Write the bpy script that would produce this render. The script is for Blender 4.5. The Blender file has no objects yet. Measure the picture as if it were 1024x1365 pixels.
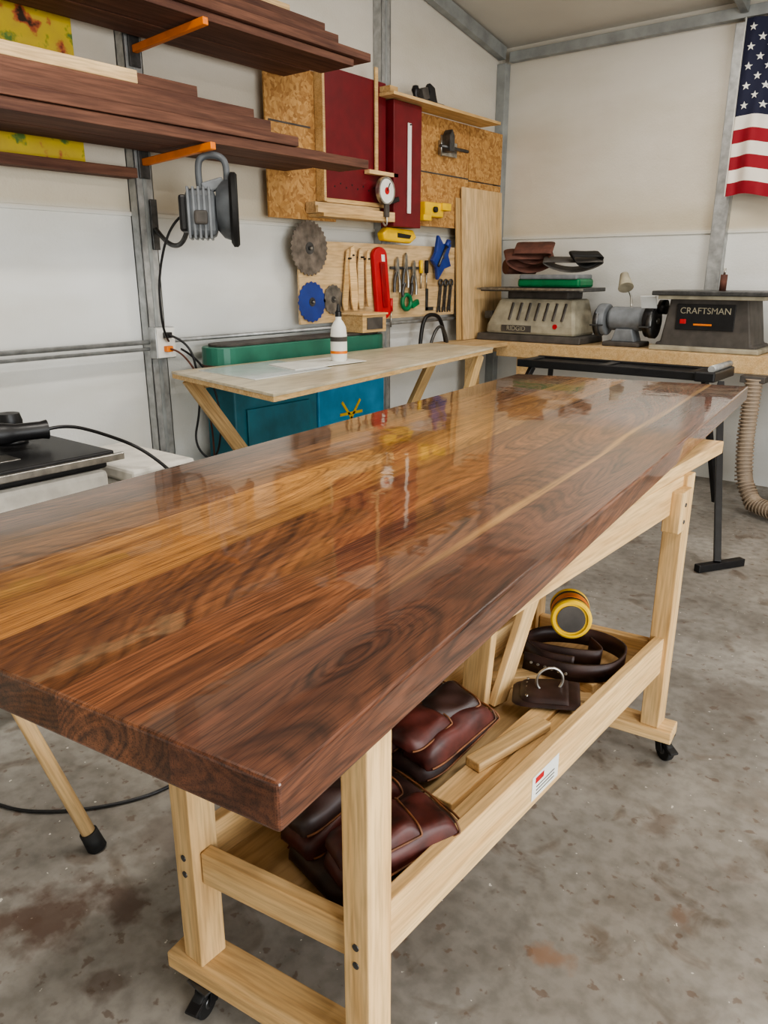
import bpy, bmesh, math, random
from mathutils import Vector, Matrix
random.seed(4)
scene=bpy.context.scene
COL=scene.collection
PARENT=[None]

# ------------------------------------------------------------------ helpers
class group:
    def __init__(s,name):
        s.e=bpy.data.objects.new(name,None); s.e.empty_display_size=0.1; COL.objects.link(s.e)
    def __enter__(s):
        s.old=PARENT[0]; PARENT[0]=s.e; return s.e
    def __exit__(s,*a):
        PARENT[0]=s.old
def link(o,mat=None,smooth=False):
    COL.objects.link(o)
    if PARENT[0]: o.parent=PARENT[0]
    if mat: 
        o.data.materials.append(mat)
    if smooth and o.type=='MESH':
        for p in o.data.polygons: p.use_smooth=True
    return o
def bev(o,w,seg=2):
    if w>0:
        m=o.modifiers.new('bevel','BEVEL'); m.width=w; m.segments=seg; m.limit_method='ANGLE'; m.angle_limit=math.radians(40)
def mesh(name,verts,faces,mat,smooth=False,bevel=0):
    me=bpy.data.meshes.new(name); me.from_pydata([tuple(v) for v in verts],[],faces); me.update()
    bm=bmesh.new(); bm.from_mesh(me); bmesh.ops.recalc_face_normals(bm,faces=bm.faces); bm.to_mesh(me); bm.free()
    o=bpy.data.objects.new(name,me); link(o,mat,smooth); bev(o,bevel); return o
def box(name,lo,hi,mat,bevel=0.003,rot=None):
    c=[(lo[i]+hi[i])/2 for i in range(3)]; h=[abs(hi[i]-lo[i])/2 for i in range(3)]
    v=[(x*h[0],y*h[1],z*h[2]) for x in(-1,1) for y in(-1,1) for z in(-1,1)]
    f=[(0,1,3,2),(4,6,7,5),(0,4,5,1),(2,3,7,6),(0,2,6,4),(1,5,7,3)]
    o=mesh(name,v,f,mat,False,min(bevel,min(h)*0.6)); o.location=c
    if rot: o.rotation_euler=[math.radians(a) for a in rot]
    return o
def frame(p0,p1,up=(0,0,1)):
    p0=Vector(p0);p1=Vector(p1); y=(p1-p0).normalized(); up=Vector(up)
    if abs(y.dot(up.normalized()))>0.98: up=Vector((0,1,0)) if abs(y.y)<.9 else Vector((1,0,0))
    x=y.cross(up).normalized(); z=x.cross(y)
    m=Matrix((x,y,z)).transposed().to_4x4(); m.translation=(p0+p1)/2
    return m,(p1-p0).length
def beam(name,p0,p1,w,h,mat,bevel=0.003,up=(0,0,1)):
    m,L=frame(p0,p1,up)
    v=[(x*w/2,y*L/2,z*h/2) for x in(-1,1) for y in(-1,1) for z in(-1,1)]
    f=[(0,1,3,2),(4,6,7,5),(0,4,5,1),(2,3,7,6),(0,2,6,4),(1,5,7,3)]
    o=mesh(name,v,f,mat,False,min(bevel,w*.3,h*.3)); o.matrix_world=m; return o
def cyl(name,p0,p1,r,mat,r2=None,n=28,bevel=0.0):
    if r2 is None:r2=r
    m,L=frame(p0,p1)
    v=[];f=[]
    for i in range(n):
        a=2*math.pi*i/n
        v.append((math.cos(a)*r,-L/2,math.sin(a)*r)); v.append((math.cos(a)*r2,L/2,math.sin(a)*r2))
    for i in range(n):
        j=(i+1)%n; f.append((2*i,2*j,2*j+1,2*i+1))
    f.append([2*i for i in range(n)]); f.append([2*i+1 for i in range(n)][::-1])
    o=mesh(name,v,f,mat,False,bevel); o.matrix_world=m
    for p in o.data.polygons:
        if len(p.vertices)==4:p.use_smooth=True
    return o
def lathe(name,prof,p0,axis,mat,n=32):
    a=Vector(axis).normalized(); m,_=frame(p0,Vector(p0)+a); m.translation=Vector(p0)
    v=[];f=[];k=len(prof)
    for i in range(n):
        t=2*math.pi*i/n
        for r,d in prof: v.append((math.cos(t)*r,d,math.sin(t)*r))
    for i in range(n):
        j=(i+1)%n
        for q in range(k-1): f.append((i*k+q,j*k+q,j*k+q+1,i*k+q+1))
    f.append([i*k for i in range(n)]); f.append([i*k+k-1 for i in range(n)])
    o=mesh(name,v,f,mat,True); o.matrix_world=m
    md=o.modifiers.new('es','EDGE_SPLIT'); md.split_angle=math.radians(35)
    return o
def tube(name,pts,r,mat,smooth=True,cyc=False):
    cu=bpy.data.curves.new(name,'CURVE'); cu.dimensions='3D'; cu.bevel_depth=r; cu.bevel_resolution=3; cu.resolution_u=8; cu.use_fill_caps=True
    sp=cu.splines.new('NURBS' if smooth else 'POLY'); sp.points.add(len(pts)-1)
    for i,p in enumerate(pts): sp.points[i].co=(p[0],p[1],p[2],1)
    if smooth: sp.order_u=3; sp.use_endpoint_u=not cyc
    sp.use_cyclic_u=cyc
    o=bpy.data.objects.new(name,cu); link(o,mat); return o
def prism(name,pts,axis,a,b,mat,bevel=0.002):
    ax='XYZ'.index(axis); v=[]
    for t in(a,b):
        for p in pts:
            q=list(p); q.insert(ax,t); v.append(q)
    n=len(pts); f=[list(range(n)),list(range(n,2*n))[::-1]]+[(i,(i+1)%n,n+(i+1)%n,n+i) for i in range(n)]
    c=Vector([sum(x[i] for x in v)/len(v) for i in range(3)])
    o=mesh(name,[Vector(x)-c for x in v],f,mat,False,bevel); o.location=c; return o
def torus(name,c,axis,R,r,mat,n=32,arc=1.0,start=0):
    m,_=frame(c,Vector(c)+Vector(axis)); m.translation=Vector(c)
    pts=[]
    N=int(n*arc)
    for i in range(N if arc>=1 else N+1):
        t=start+2*math.pi*i/n; pts.append(m@Vector((math.cos(t)*R,0,math.sin(t)*R)))
    return tube(name,pts,r,mat,True,arc>=1)
def text(name,s,loc,rot,size,mat,ext=0.001):
    cu=bpy.data.curves.new(name,'FONT'); cu.body=s; cu.size=size; cu.extrude=ext; cu.align_x='CENTER'; cu.align_y='CENTER'
    o=bpy.data.objects.new(name,cu); o.location=loc; o.rotation_euler=[math.radians(a) for a in rot]; link(o,mat); return o

# ------------------------------------------------------------------ materials
def nm(name):
    m=bpy.data.materials.new(name); m.use_nodes=True; nt=m.node_tree; b=nt.nodes['Principled BSDF']; return m,nt,b
def N(nt,t,**k):
    n=nt.nodes.new(t)
    for a,v in k.items():
        if a in n.inputs: n.inputs[a].default_value=v
        else: setattr(n,a,v)
    return n
def L(nt,a,b): nt.links.new(a,b)
def lin(c): return tuple(((x/255)/12.92 if x/255<=.04045 else ((x/255+.055)/1.055)**2.4) for x in c)+(1,)
def coords(nt,scale=(1,1,1),kind='Object',loc=(0,0,0)):
    tc=N(nt,'ShaderNodeTexCoord'); mp=N(nt,'ShaderNodeMapping'); mp.inputs['Scale'].default_value=scale; mp.inputs['Location'].default_value=loc
    L(nt,tc.outputs[kind],mp.inputs['Vector']); return mp.outputs['Vector']
def ramp(nt,fac,stops,interp='LINEAR'):
    r=N(nt,'ShaderNodeValToRGB'); r.color_ramp.interpolation=interp
    e=r.color_ramp.elements
    while len(e)<len(stops): e.new(0.5)
    for i,(p,c) in enumerate(stops): e[i].position=p; e[i].color=c if len(c)==4 else lin(c)
    L(nt,fac,r.inputs['Fac']); return r.outputs['Color']
def math_(nt,op,a,b=None):
    n=N(nt,'ShaderNodeMath',operation=op)
    for i,x in enumerate((a,b)):
        if x is None: continue
        if isinstance(x,(int,float)): n.inputs[i].default_value=x
        else: L(nt,x,n.inputs[i])
    return n.outputs[0]
def mixc(nt,fac,a,b,mode='MIX'):
    n=N(nt,'ShaderNodeMix',data_type='RGBA',blend_type=mode)
    for s,x in ((0,fac),(6,a),(7,b)):
        if isinstance(x,(int,float)): n.inputs[s].default_value=x
        elif isinstance(x,tuple): n.inputs[s].default_value=x
        else: L(nt,x,n.inputs[s])
    return n.outputs[2]
def bump(nt,b,h,strength=.3,dist=.002):
    n=N(nt,'ShaderNodeBump'); n.inputs['Strength'].default_value=strength; n.inputs['Distance'].default_value=dist
    L(nt,h,n.inputs['Height']); L(nt,n.outputs[0],b.inputs['Normal'])
def plain(name,c,rough=.5,metal=0,var=.12,scale=12,bmp=0,spec=.5,coat=0):
    m,nt,b=nm(name); v=coords(nt,(scale,)*3)
    n=N(nt,'ShaderNodeTexNoise'); n.inputs['Scale'].default_value=1; n.inputs['Detail'].default_value=5; L(nt,v,n.inputs['Vector'])
    c1=lin([x*(1-var) for x in c]); c2=lin([min(255,x*(1+var)) for x in c])
    L(nt,ramp(nt,n.outputs['Fac'],[(.3,c1),(.7,c2)]),b.inputs['Base Color'])
    b.inputs['Roughness'].default_value=rough; b.inputs['Metallic'].default_value=metal; b.inputs['Specular IOR Level'].default_value=spec
    b.inputs['Coat Weight'].default_value=coat; b.inputs['Coat Roughness'].default_value=.1
    if bmp: bump(nt,b,n.outputs['Fac'],bmp)
    return m
def wood(name,c1,c2,rough=.55,sc=(28,1.6,28),axis=1,dark=None):
    m,nt,b=nm(name); s=list(sc)
    if axis!=1: s[axis],s[1]=s[1],s[axis]
    oi=N(nt,'ShaderNodeObjectInfo'); tc=N(nt,'ShaderNodeTexCoord'); ad=N(nt,'ShaderNodeVectorMath',operation='ADD')
    cm=N(nt,'ShaderNodeCombineXYZ'); r10=math_(nt,'MULTIPLY',oi.outputs['Random'],17.0)
    for i in range(3): L(nt,r10,cm.inputs[i])
    L(nt,tc.outputs['Object'],ad.inputs[0]); L(nt,cm.outputs[0],ad.inputs[1])
    mp=N(nt,'ShaderNodeMapping'); mp.inputs['Scale'].default_value=s; L(nt,ad.outputs[0],mp.inputs['Vector'])
    n=N(nt,'ShaderNodeTexNoise'); n.inputs['Scale'].default_value=1; n.inputs['Detail'].default_value=6; n.inputs['Distortion'].default_value=.6; L(nt,mp.outputs[0],n.inputs['Vector'])
    n2=N(nt,'ShaderNodeTexNoise'); n2.inputs['Scale'].default_value=5; n2.inputs['Detail'].default_value=3; L(nt,mp.outputs[0],n2.inputs['Vector'])
    col=ramp(nt,n.outputs['Fac'],[(.3,lin(c1)),(.7,lin(c2))])
    fine=ramp(nt,n2.outputs['Fac'],[(.35,(.74,.73,.72,1)),(.6,(1,1,1,1))])
    col=mixc(nt,1.0,col,fine,'MULTIPLY')
    hv=math_(nt,'ADD',math_(nt,'MULTIPLY',oi.outputs['Random'],.22),.89)
    hs=N(nt,'ShaderNodeHueSaturation'); L(nt,hv,hs.inputs['Value']); L(nt,col,hs.inputs['Color'])
    L(nt,hs.outputs[0],b.inputs['Base Color']); b.inputs['Roughness'].default_value=rough
    bump(nt,b,n2.outputs['Fac'],.15,.001)
    return m
beech=wood('beech_wood',(202,164,112),(224,192,142),.55)
pine=wood('pine_wood',(210,172,120),(230,198,148),.6)
ply=wood('plywood_sheet',(194,162,116),(216,188,146),.6,sc=(14,1.4,14),axis=1)
tabletop=wood('worn_bench_surface',(200,186,156),(222,212,188),.35,sc=(5,1.2,5))
walnut_r=wood('rough_walnut',(78,48,38),(122,84,66),.75)
walnut_l=wood('light_lumber',(200,166,120),(226,198,152),.7)
ledgew=wood('ledge_wood',(190,154,102),(215,184,134),.6)
def osb():
    m,nt,b=nm('osb_board'); v=coords(nt,(1,1,1))
    nz=N(nt,'ShaderNodeTexNoise'); nz.inputs['Scale'].default_value=9; L(nt,v,nz.inputs['Vector'])
    mv=N(nt,'ShaderNodeVectorMath',operation='ADD'); L(nt,v,mv.inputs[0]); 
    sc=N(nt,'ShaderNodeVectorMath',operation='SCALE'); L(nt,nz.outputs['Color'],sc.inputs[0]); sc.inputs['Scale'].default_value=.12; L(nt,sc.outputs[0],mv.inputs[1])
    vo=N(nt,'ShaderNodeTexVoronoi'); vo.inputs['Scale'].default_value=55; L(nt,mv.outputs[0],vo.inputs['Vector'])
    sx=N(nt,'ShaderNodeSeparateColor'); L(nt,vo.outputs['Color'],sx.inputs[0])
    L(nt,ramp(nt,sx.outputs[0],[(0,(148,106,60)),(.45,(176,132,78)),(.8,(196,154,98)),(1,(158,114,66))]),b.inputs['Base Color'])
    b.inputs['Roughness'].default_value=.75; bump(nt,b,vo.outputs['Distance'],.3,.003); return m
OSB=osb()
red_d=plain('dark_red_paint',(104,20,28),.45,0,.08)
red=plain('red_plastic',(180,28,34),.35,0,.05)
yellow=plain('yellow_plastic',(228,186,36),.4,0,.06)
blue=plain('blue_plastic',(40,60,130),.4,0,.08)
bluem=plain('machine_blue_paint',(52,140,180),.45,0,.1,6)
teal=plain('machine_teal_paint',(42,112,128),.5,0,.12,6)
green=plain('machine_green_paint',(46,106,88),.4,0,.12,6)
green2=plain('green_plastic',(18,108,66),.4)
orange=plain('orange_powdercoat',(222,122,30),.45,0,.06)
galv=plain('galvanised_steel',(172,174,174),.42,.6,.12,18)
galvd=plain('grey_steel_beam',(150,154,154),.5,.3,.1,8)
steel=plain('bare_steel',(170,168,162),.3,.9,.15,30)
dsteel=plain('dark_steel',(86,86,86),.4,.7,.15,30)
black=plain('black_plastic',(24,24,26),.4,0,.2,20)
blackg=plain('black_rubber',(20,20,20),.7,0,.2,20)
grey=plain('grey_plastic',(116,120,124),.5,0,.1,14)
greyd=plain('charcoal_casting',(84,88,92),.5,0,.12,14)
beige=plain('dusty_beige_casting',(150,144,126),.7,0,.14,10,.2)
dgrey=plain('dusty_dark_casting',(72,68,64),.65,0,.2,10,.2)
white=plain('white_plastic',(225,224,218),.45,0,.04,8)
dwhite=plain('dusty_white_plastic',(205,202,194),.6,0,.08,14)
paperw=plain('paper',(222,222,214),.6,0,.04,8)
frost=plain('acrylic_sheet',(208,212,212),.12,0,.04,8)
leather=plain('oiled_brown_leather',(66,32,28),.45,0,.45,16,.35,.4)
leather_d=plain('dark_leather',(50,34,31),.48,0,.3,16,.25)
leather_t=plain('tan_leather_trim',(104,66,40),.55,0,.3,30,.2)
hose=plain('dust_hose_plastic',(150,134,116),.6,0,.1,8)
beltb=plain('sanding_belt_brown',(92,58,48),.8,0,.15,20)
def wallmat():
    m,nt,b=nm('white_vinyl_insulation'); tc=N(nt,'ShaderNodeTexCoord'); ge=N(nt,'ShaderNodeNewGeometry')
    sp=N(nt,'ShaderNodeSeparateXYZ'); L(nt,ge.outputs['Position'],sp.inputs[0])
    n=N(nt,'ShaderNodeTexNoise'); n.inputs['Scale'].default_value=1; n.inputs['Detail'].default_value=5
    mp=N(nt,'ShaderNodeMapping'); mp.inputs['Scale'].default_value=(.7,.7,2.2); L(nt,ge.outputs['Position'],mp.inputs['Vector']); L(nt,mp.outputs[0],n.inputs['Vector'])
    base=ramp(nt,math_(nt,'MULTIPLY',sp.outputs[2],.25),[(.40,(222,224,223)),(.445,(216,217,213)),(.455,(203,194,175)),(.54,(209,203,191)),(.75,(211,207,198))])
    st=ramp(nt,n.outputs['Fac'],[(.35,(.84,.81,.75,1)),(.6,(1,1,1,1))])
    L(nt,mixc(nt,.8,base,st,'MULTIPLY'),b.inputs['Base Color'])
    b.inputs['Roughness'].default_value=.42
    w=N(nt,'ShaderNodeTexVoronoi'); w.inputs['Scale'].default_value=70; L(nt,ge.outputs['Position'],w.inputs['Vector'])
    n3=N(nt,'ShaderNodeTexNoise'); n3.inputs['Scale'].default_value=2.2; n3.inputs['Detail'].default_value=3; L(nt,ge.outputs['Position'],n3.inputs['Vector'])
    bump(nt,b,math_(nt,'ADD',math_(nt,'MULTIPLY',w.outputs['Distance'],.06),n3.outputs['Fac']),.4,.035)
    return m
WALL=wallmat()
CEIL=plain('ceiling_white_panel',(200,196,186),.6,0,.04,1)
def floormat():
    m,nt,b=nm('stained_concrete'); ge=N(nt,'ShaderNodeNewGeometry'); v=ge.outputs['Position']
    def noise(s,d=6,off=0,dist=0):
        n=N(nt,'ShaderNodeTexNoise'); n.inputs['Scale'].default_value=s; n.inputs['Detail'].default_value=d; n.inputs['Distortion'].default_value=dist
        mp=N(nt,'ShaderNodeMapping'); mp.inputs['Location'].default_value=(off,off*.7,0); L(nt,v,mp.inputs['Vector']); L(nt,mp.outputs[0],n.inputs['Vector']); return n.outputs['Fac']
    col=ramp(nt,noise(1.3,8),[(.3,(128,124,118)),(.55,(160,156,149)),(.75,(190,185,176))])
    g=ramp(nt,noise(24,6,3),[(.35,(.74,.74,.73,1)),(.6,(1,1,1,1))]); col=mixc(nt,.9,col,g,'MULTIPLY')
    g2=ramp(nt,noise(5,7,41,.8),[(.36,(.72,.70,.67,1)),(.52,(1,1,1,1))]); col=mixc(nt,.6,col,g2,'MULTIPLY')
    sp=ramp(nt,noise(6.5,5,9,.7),[(.59,(1,1,1,1)),(.68,(.55,.47,.41,1))]); col=mixc(nt,.75,col,sp,'MULTIPLY')
    sp2=ramp(nt,noise(26,3,20),[(.63,(0,0,0,1)),(.68,(1,1,1,1))]); col=mixc(nt,math_(nt,'MULTIPLY',sp2,.55),col,lin((98,74,58)))
    sp3=ramp(nt,noise(45,2,33),[(.73,(0,0,0,1)),(.745,(1,1,1,1))]); col=mixc(nt,math_(nt,'MULTIPLY',sp3,.8),col,lin((228,224,214)))
    big=ramp(nt,noise(.5,3,14),[(.4,(.84,.83,.82,1)),(.6,(1,1,1,1))]); col=mixc(nt,1.0,col,big,'MULTIPLY')
    nz=noise(14,5,2)
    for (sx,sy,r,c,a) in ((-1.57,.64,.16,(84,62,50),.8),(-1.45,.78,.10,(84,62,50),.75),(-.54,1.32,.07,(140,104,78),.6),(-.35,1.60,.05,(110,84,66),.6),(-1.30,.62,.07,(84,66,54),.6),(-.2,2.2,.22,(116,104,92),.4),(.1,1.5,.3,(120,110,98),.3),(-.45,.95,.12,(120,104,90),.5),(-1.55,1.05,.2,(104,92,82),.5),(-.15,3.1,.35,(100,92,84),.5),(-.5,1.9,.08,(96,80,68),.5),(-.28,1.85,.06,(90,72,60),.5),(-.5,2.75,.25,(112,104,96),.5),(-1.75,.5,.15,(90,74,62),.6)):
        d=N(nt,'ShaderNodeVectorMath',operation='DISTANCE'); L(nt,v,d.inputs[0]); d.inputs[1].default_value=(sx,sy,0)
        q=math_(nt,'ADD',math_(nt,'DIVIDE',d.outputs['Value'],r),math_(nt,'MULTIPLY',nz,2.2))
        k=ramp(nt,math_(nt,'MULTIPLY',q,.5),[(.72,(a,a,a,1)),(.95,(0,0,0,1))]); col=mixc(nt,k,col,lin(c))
    L(nt,col,b.inputs['Base Color'])
    L(nt,ramp(nt,noise(2.5,5,5),[(.3,(.38,.38,.38,1)),(.7,(.62,.62,.62,1))]),b.inputs['Roughness'])
    bump(nt,b,noise(30,6,3),.15,.003); return m
FLOOR=floormat()

def slabmat():
    m,nt,b=nm('glossy_walnut'); tc=N(nt,'ShaderNodeTexCoord'); sp=N(nt,'ShaderNodeSeparateXYZ'); L(nt,tc.outputs['Object'],sp.inputs[0])
    x,y,z=sp.outputs
    idx=ramp(nt,x,[(0,(0,0,0,1)),(.140,(.2,.2,.2,1)),(.315,(.4,.4,.4,1)),(.485,(.6,.6,.6,1)),(.70,(.8,.8,.8,1)),(.86,(1,1,1,1))],'CONSTANT')
    off=math_(nt,'MULTIPLY',idx,37.0)
    def comb(a,b_,c,o=None):
        cm=N(nt,'ShaderNodeCombineXYZ')
        xx=math_(nt,'MULTIPLY',x,a); yy=math_(nt,'MULTIPLY',y,b_); zz=math_(nt,'MULTIPLY',z,c)
        L(nt,math_(nt,'ADD',xx,off),cm.inputs[0]); L(nt,math_(nt,'ADD',yy,off),cm.inputs[1]); L(nt,zz,cm.inputs[2]); return cm.outputs[0]
    def nz(vec,det,rough=.5,dist=0):
        n=N(nt,'ShaderNodeTexNoise'); n.inputs['Scale'].default_value=1; n.inputs['Detail'].default_value=det; n.inputs['Roughness'].default_value=rough; n.inputs['Distortion'].default_value=dist; L(nt,vec,n.inputs['Vector']); return n.outputs['Fac']
    base=nz(comb(3.2,.42,4),1.0,.3,.15)
    wig=nz(comb(20,2.6,20),5,.6)
    wig2=math_(nt,'MULTIPLY',math_(nt,'SUBTRACT',nz(comb(7,1.6,7),3),.5),.10)
    # cathedral figure: long humps in the growth-ring field, each confined to its own board
    xw=math_(nt,'ADD',x,wig2)
    for (cx,cy,rx,ry,a,x0,x1) in ((.080,.26,.030,.12,.085,0,.14),(.060,1.35,.030,.55,.035,0,.14),
                            (.225,.75,.045,.55,-.03,.14,.315),(.40,.15,.05,.45,.03,.315,.485),(.40,1.8,.05,.70,-.04,.315,.485),
                            (.60,1.9,.06,.7,-.035,.485,.70),(.78,1.3,.05,.8,.04,.70,.86)):
        gx=math_(nt,'POWER',math_(nt,'ABSOLUTE',math_(nt,'DIVIDE',math_(nt,'SUBTRACT',xw,cx),rx)),2.0)
        gy=math_(nt,'POWER',math_(nt,'ABSOLUTE',math_(nt,'DIVIDE',math_(nt,'SUBTRACT',y,cy),ry)),2.0)
        g=math_(nt,'MULTIPLY',math_(nt,'EXPONENT',math_(nt,'MULTIPLY',math_(nt,'ADD',gx,gy),-1.0)),a)
        g=math_(nt,'MULTIPLY',g,math_(nt,'MULTIPLY',math_(nt,'GREATER_THAN',x,x0-.01),math_(nt,'LESS_THAN',x,x1)))
        base=math_(nt,'ADD',base,g)
    ph=math_(nt,'ADD',math_(nt,'ADD',math_(nt,'MULTIPLY',base,500.0),math_(nt,'MULTIPLY',wig,16.0)),math_(nt,'MULTIPLY',x,230.0))
    ring=math_(nt,'POWER',math_(nt,'ADD',math_(nt,'MULTIPLY',math_(nt,'SINE',ph),.5),.5),1.8)
    cb=N(nt,'ShaderNodeCombineXYZ'); L(nt,math_(nt,'ADD',math_(nt,'ADD',math_(nt,'MULTIPLY',base,48.0),math_(nt,'MULTIPLY',x,24.0)),off),cb.inputs[0]); L(nt,math_(nt,'MULTIPLY',y,.5),cb.inputs[1])
    band=nz(cb.outputs[0],4,.65)
    band=ramp(nt,band,[(.33,(0,0,0,1)),(.66,(1,1,1,1))])
    drift_n=nz(comb(7,.7,7),3)
    streak=ramp(nt,nz(comb(85,1.6,85),3),[(.35,(0,0,0,1)),(.65,(1,1,1,1))])
    pores=ramp(nt,nz(comb(560,13,560),2),[(.36,(.42,.38,.36,1)),(.5,(1,1,1,1))])
    light=ramp(nt,idx,[(0,(136,92,70)),(.1,(150,106,78)),(.3,(156,110,74)),(.5,(206,158,96)),(.7,(158,118,82)),(.9,(128,94,70))],'CONSTANT')
    dark=ramp(nt,idx,[(0,(44,28,24)),(.1,(50,33,27)),(.3,(60,40,30)),(.5,(100,68,42)),(.7,(60,42,33)),(.9,(48,34,28))],'CONSTANT')
    f=math_(nt,'ADD',math_(nt,'ADD',math_(nt,'MULTIPLY',ring,.24),math_(nt,'MULTIPLY',band,.50)),math_(nt,'MULTIPLY',streak,.30))
    col=mixc(nt,f,light,dark)
    drift=ramp(nt,drift_n,[(.32,(.58,.54,.52,1)),(.5,(1,.96,.93,1)),(.68,(1.38,1.29,1.16,1))]); col=mixc(nt,1,col,drift,'MULTIPLY')
    col=mixc(nt,.85,col,pores,'MULTIPLY')
    wob=math_(nt,'MULTIPLY',math_(nt,'SUBTRACT',drift_n,.5),.10)
    dx=math_(nt,'ABSOLUTE',math_(nt,'SUBTRACT',math_(nt,'ADD',math_(nt,'ADD',x,wob),math_(nt,'MULTIPLY',wig2,.5)),.150))
    sap=ramp(nt,dx,[(.002,(1,1,1,1)),(.016,(0,0,0,1))])
    far=ramp(nt,math_(nt,'MULTIPLY',y,.3),[(.12,(0,0,0,1)),(.26,(1,1,1,1))])
    patch=ramp(nt,streak,[(.1,(1,1,1,1)),(.9,(.45,.45,.45,1))])
    side=math_(nt,'GREATER_THAN',x,.1405)
    col=mixc(nt,math_(nt,'MULTIPLY',math_(nt,'MULTIPLY',math_(nt,'MULTIPLY',math_(nt,'MULTIPLY',sap,far),side),patch),.85),col,lin((204,162,102)))
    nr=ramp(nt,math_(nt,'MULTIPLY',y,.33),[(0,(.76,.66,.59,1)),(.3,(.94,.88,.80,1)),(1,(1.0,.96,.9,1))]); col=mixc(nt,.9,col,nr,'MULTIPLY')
    L(nt,col,b.inputs['Base Color'])
    b.inputs['Roughness'].default_value=.35; b.inputs['Specular IOR Level'].default_value=.2
    b.inputs['Coat Weight'].default_value=1.0; b.inputs['Coat Roughness'].default_value=.04; b.inputs['Coat IOR'].default_value=1.5
    nb=N(nt,'ShaderNodeTexNoise'); nb.inputs['Scale'].default_value=8; nb.inputs['Detail'].default_value=3; L(nt,tc.outputs['Object'],nb.inputs['Vector'])
    bn=N(nt,'ShaderNodeBump'); bn.inputs['Strength'].default_value=.07; bn.inputs['Distance'].default_value=.01; L(nt,nb.outputs['Fac'],bn.inputs['Height']); L(nt,bn.outputs[0],b.inputs['Coat Normal'])
    return m
SLAB=slabmat()

# ------------------------------------------------------------------ room
XL,YB,XR,YF=-3.54,6.0,3.4,-2.6
def roof(y): return 3.22+.17*(YB-y) if y>1.7 else 3.22+.17*(YB-1.7)-.17*(1.7-y)
box('floor',(XL-.1,YF-.1,-.1),(XR+6,YB+.1,0),FLOOR,0)
prism('wall_left',[(YF-.1,0),(YB+.1,0),(YB+.1,roof(YB)),(1.7,roof(1.7)),(YF-.1,roof(YF))],'X',XL-.1,XL,WALL,0)
box('wall_back',(XL-.1,YB,0),(XR+.1,YB+.1,3.24),WALL,0)
box('wall_front',(XL-.1,YF-.1,0),(XR+.1,YF,3.24),WALL,0)
prism('wall_right',[(YF,0),(-1.4,0),(-1.4,2.7),(2.6,2.7),(2.6,0),(YB,0),(YB,roof(YB)),(1.7,roof(1.7)),(YF,roof(YF))],'X',XR,XR+.1,WALL,0)
v=[];
for x in(XL-.1,XR+.1):
    for y in(YF-.1,1.7,YB+.1): v+= [(x,y,roof(y)),(x,y,roof(y)+.06)]
mesh('ceiling',v,[(0,2,8,6),(2,4,10,8),(1,3,9,7),(3,5,11,9),(0,1,3,2),(2,3,5,4),(6,7,9,8),(8,9,11,10),(0,1,7,6),(4,5,11,10)],CEIL)
def cpost(name,x,y,z0,z1,side='L'):
    with group(name):
        if side=='L':
            box('web',(XL+.001,y-.05,z0),(XL+.012,y+.05,z1),galv,.002)
            box('flange_a',(XL+.001,y-.05,z0),(XL+.07,y-.044,z1),galv,.001)
            box('flange_b',(XL+.001,y+.044,z0),(XL+.07,y+.05,z1),galv,.001)
            box('face',(XL+.064,y-.05,z0),(XL+.07,y+.05,z1),galv,.001)
            box('center_rib',(XL+.07,y-.01,z0),(XL+.074,y+.01,z1),galvd,.001)
        else:
            box('web',(x-.05,YB-.012,z0),(x+.05,YB-.001,z1),galv,.002)
            box('flange_a',(x-.05,YB-.07,z0),(x-.044,YB-.001,z1),galv,.001)
            box('flange_b',(x+.044,YB-.07,z0),(x+.05,YB-.001,z1),galv,.001)
            box('face',(x-.05,YB-.07,z0),(x+.05,YB-.064,z1),galv,.001)
cpost('steel_post_3',0,2.46,0.001,roof(2.46)-.13)  # structural steel C-section posts on the left and back walls
cpost('steel_post_4',0,4.40,0.001,roof(4.4)-.13)
cpost('steel_post_5',0,.3,0.001,roof(.6)-.13)
cpost('steel_post_6',-1.69,0,0.996,3.08,'B')
cpost('steel_post_7',1.3,0,0.996,3.08,'B')
box('steel_corner_post',(XL+.001,YB-.08,.001),(XL+.08,YB-.001,3.1),galvd,.004)  # structural steel post in the room corner
with group('roof_frame'):
    beam('gable_rafter',(XL+.04,YB-.06,roof(YB)-.05),(XL+.04,1.72,roof(1.7)-.06),.06,.09,galvd)
    beam('gable_rafter_front',(XL+.04,1.68,roof(1.7)-.06),(XL+.04,YF+.05,roof(YF)-.06),.06,.09,galvd)
    beam('eave_beam',(XL+.1,YB-.035,3.14),(XR-.02,YB-.035,3.14),.06,.07,galvd)
    beam('rafter_mid',(-1.69,YB-.07,roof(YB)-.05),(-1.69,1.72,roof(1.7)-.06),.05,.08,galvd)
    beam('rafter_right',(1.3,YB-.07,roof(YB)-.05),(1.3,1.72,roof(1.7)-.06),.05,.08,galvd)
box('trim_1',(XL+.0005,YF,1.78),(XL+.010,YB,1.802),WALL,.004)
box('trim_2',(XL,YB-.010,1.78),(XR,YB-.0005,1.802),WALL,.004)
with group('electrical_conduit'):
    cyl('pipe',(XL+.09,2.53,1.165),(XL+.09,5.88,1.165),.012,galv)
    cyl('pipe_left',(XL+.09,-2.0,1.165),(XL+.09,2.39,1.165),.012,galv)
    cyl('pipe_lower',(XL+.088,-2.0,1.13),(XL+.088,2.39,1.13),.009,galv)

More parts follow.
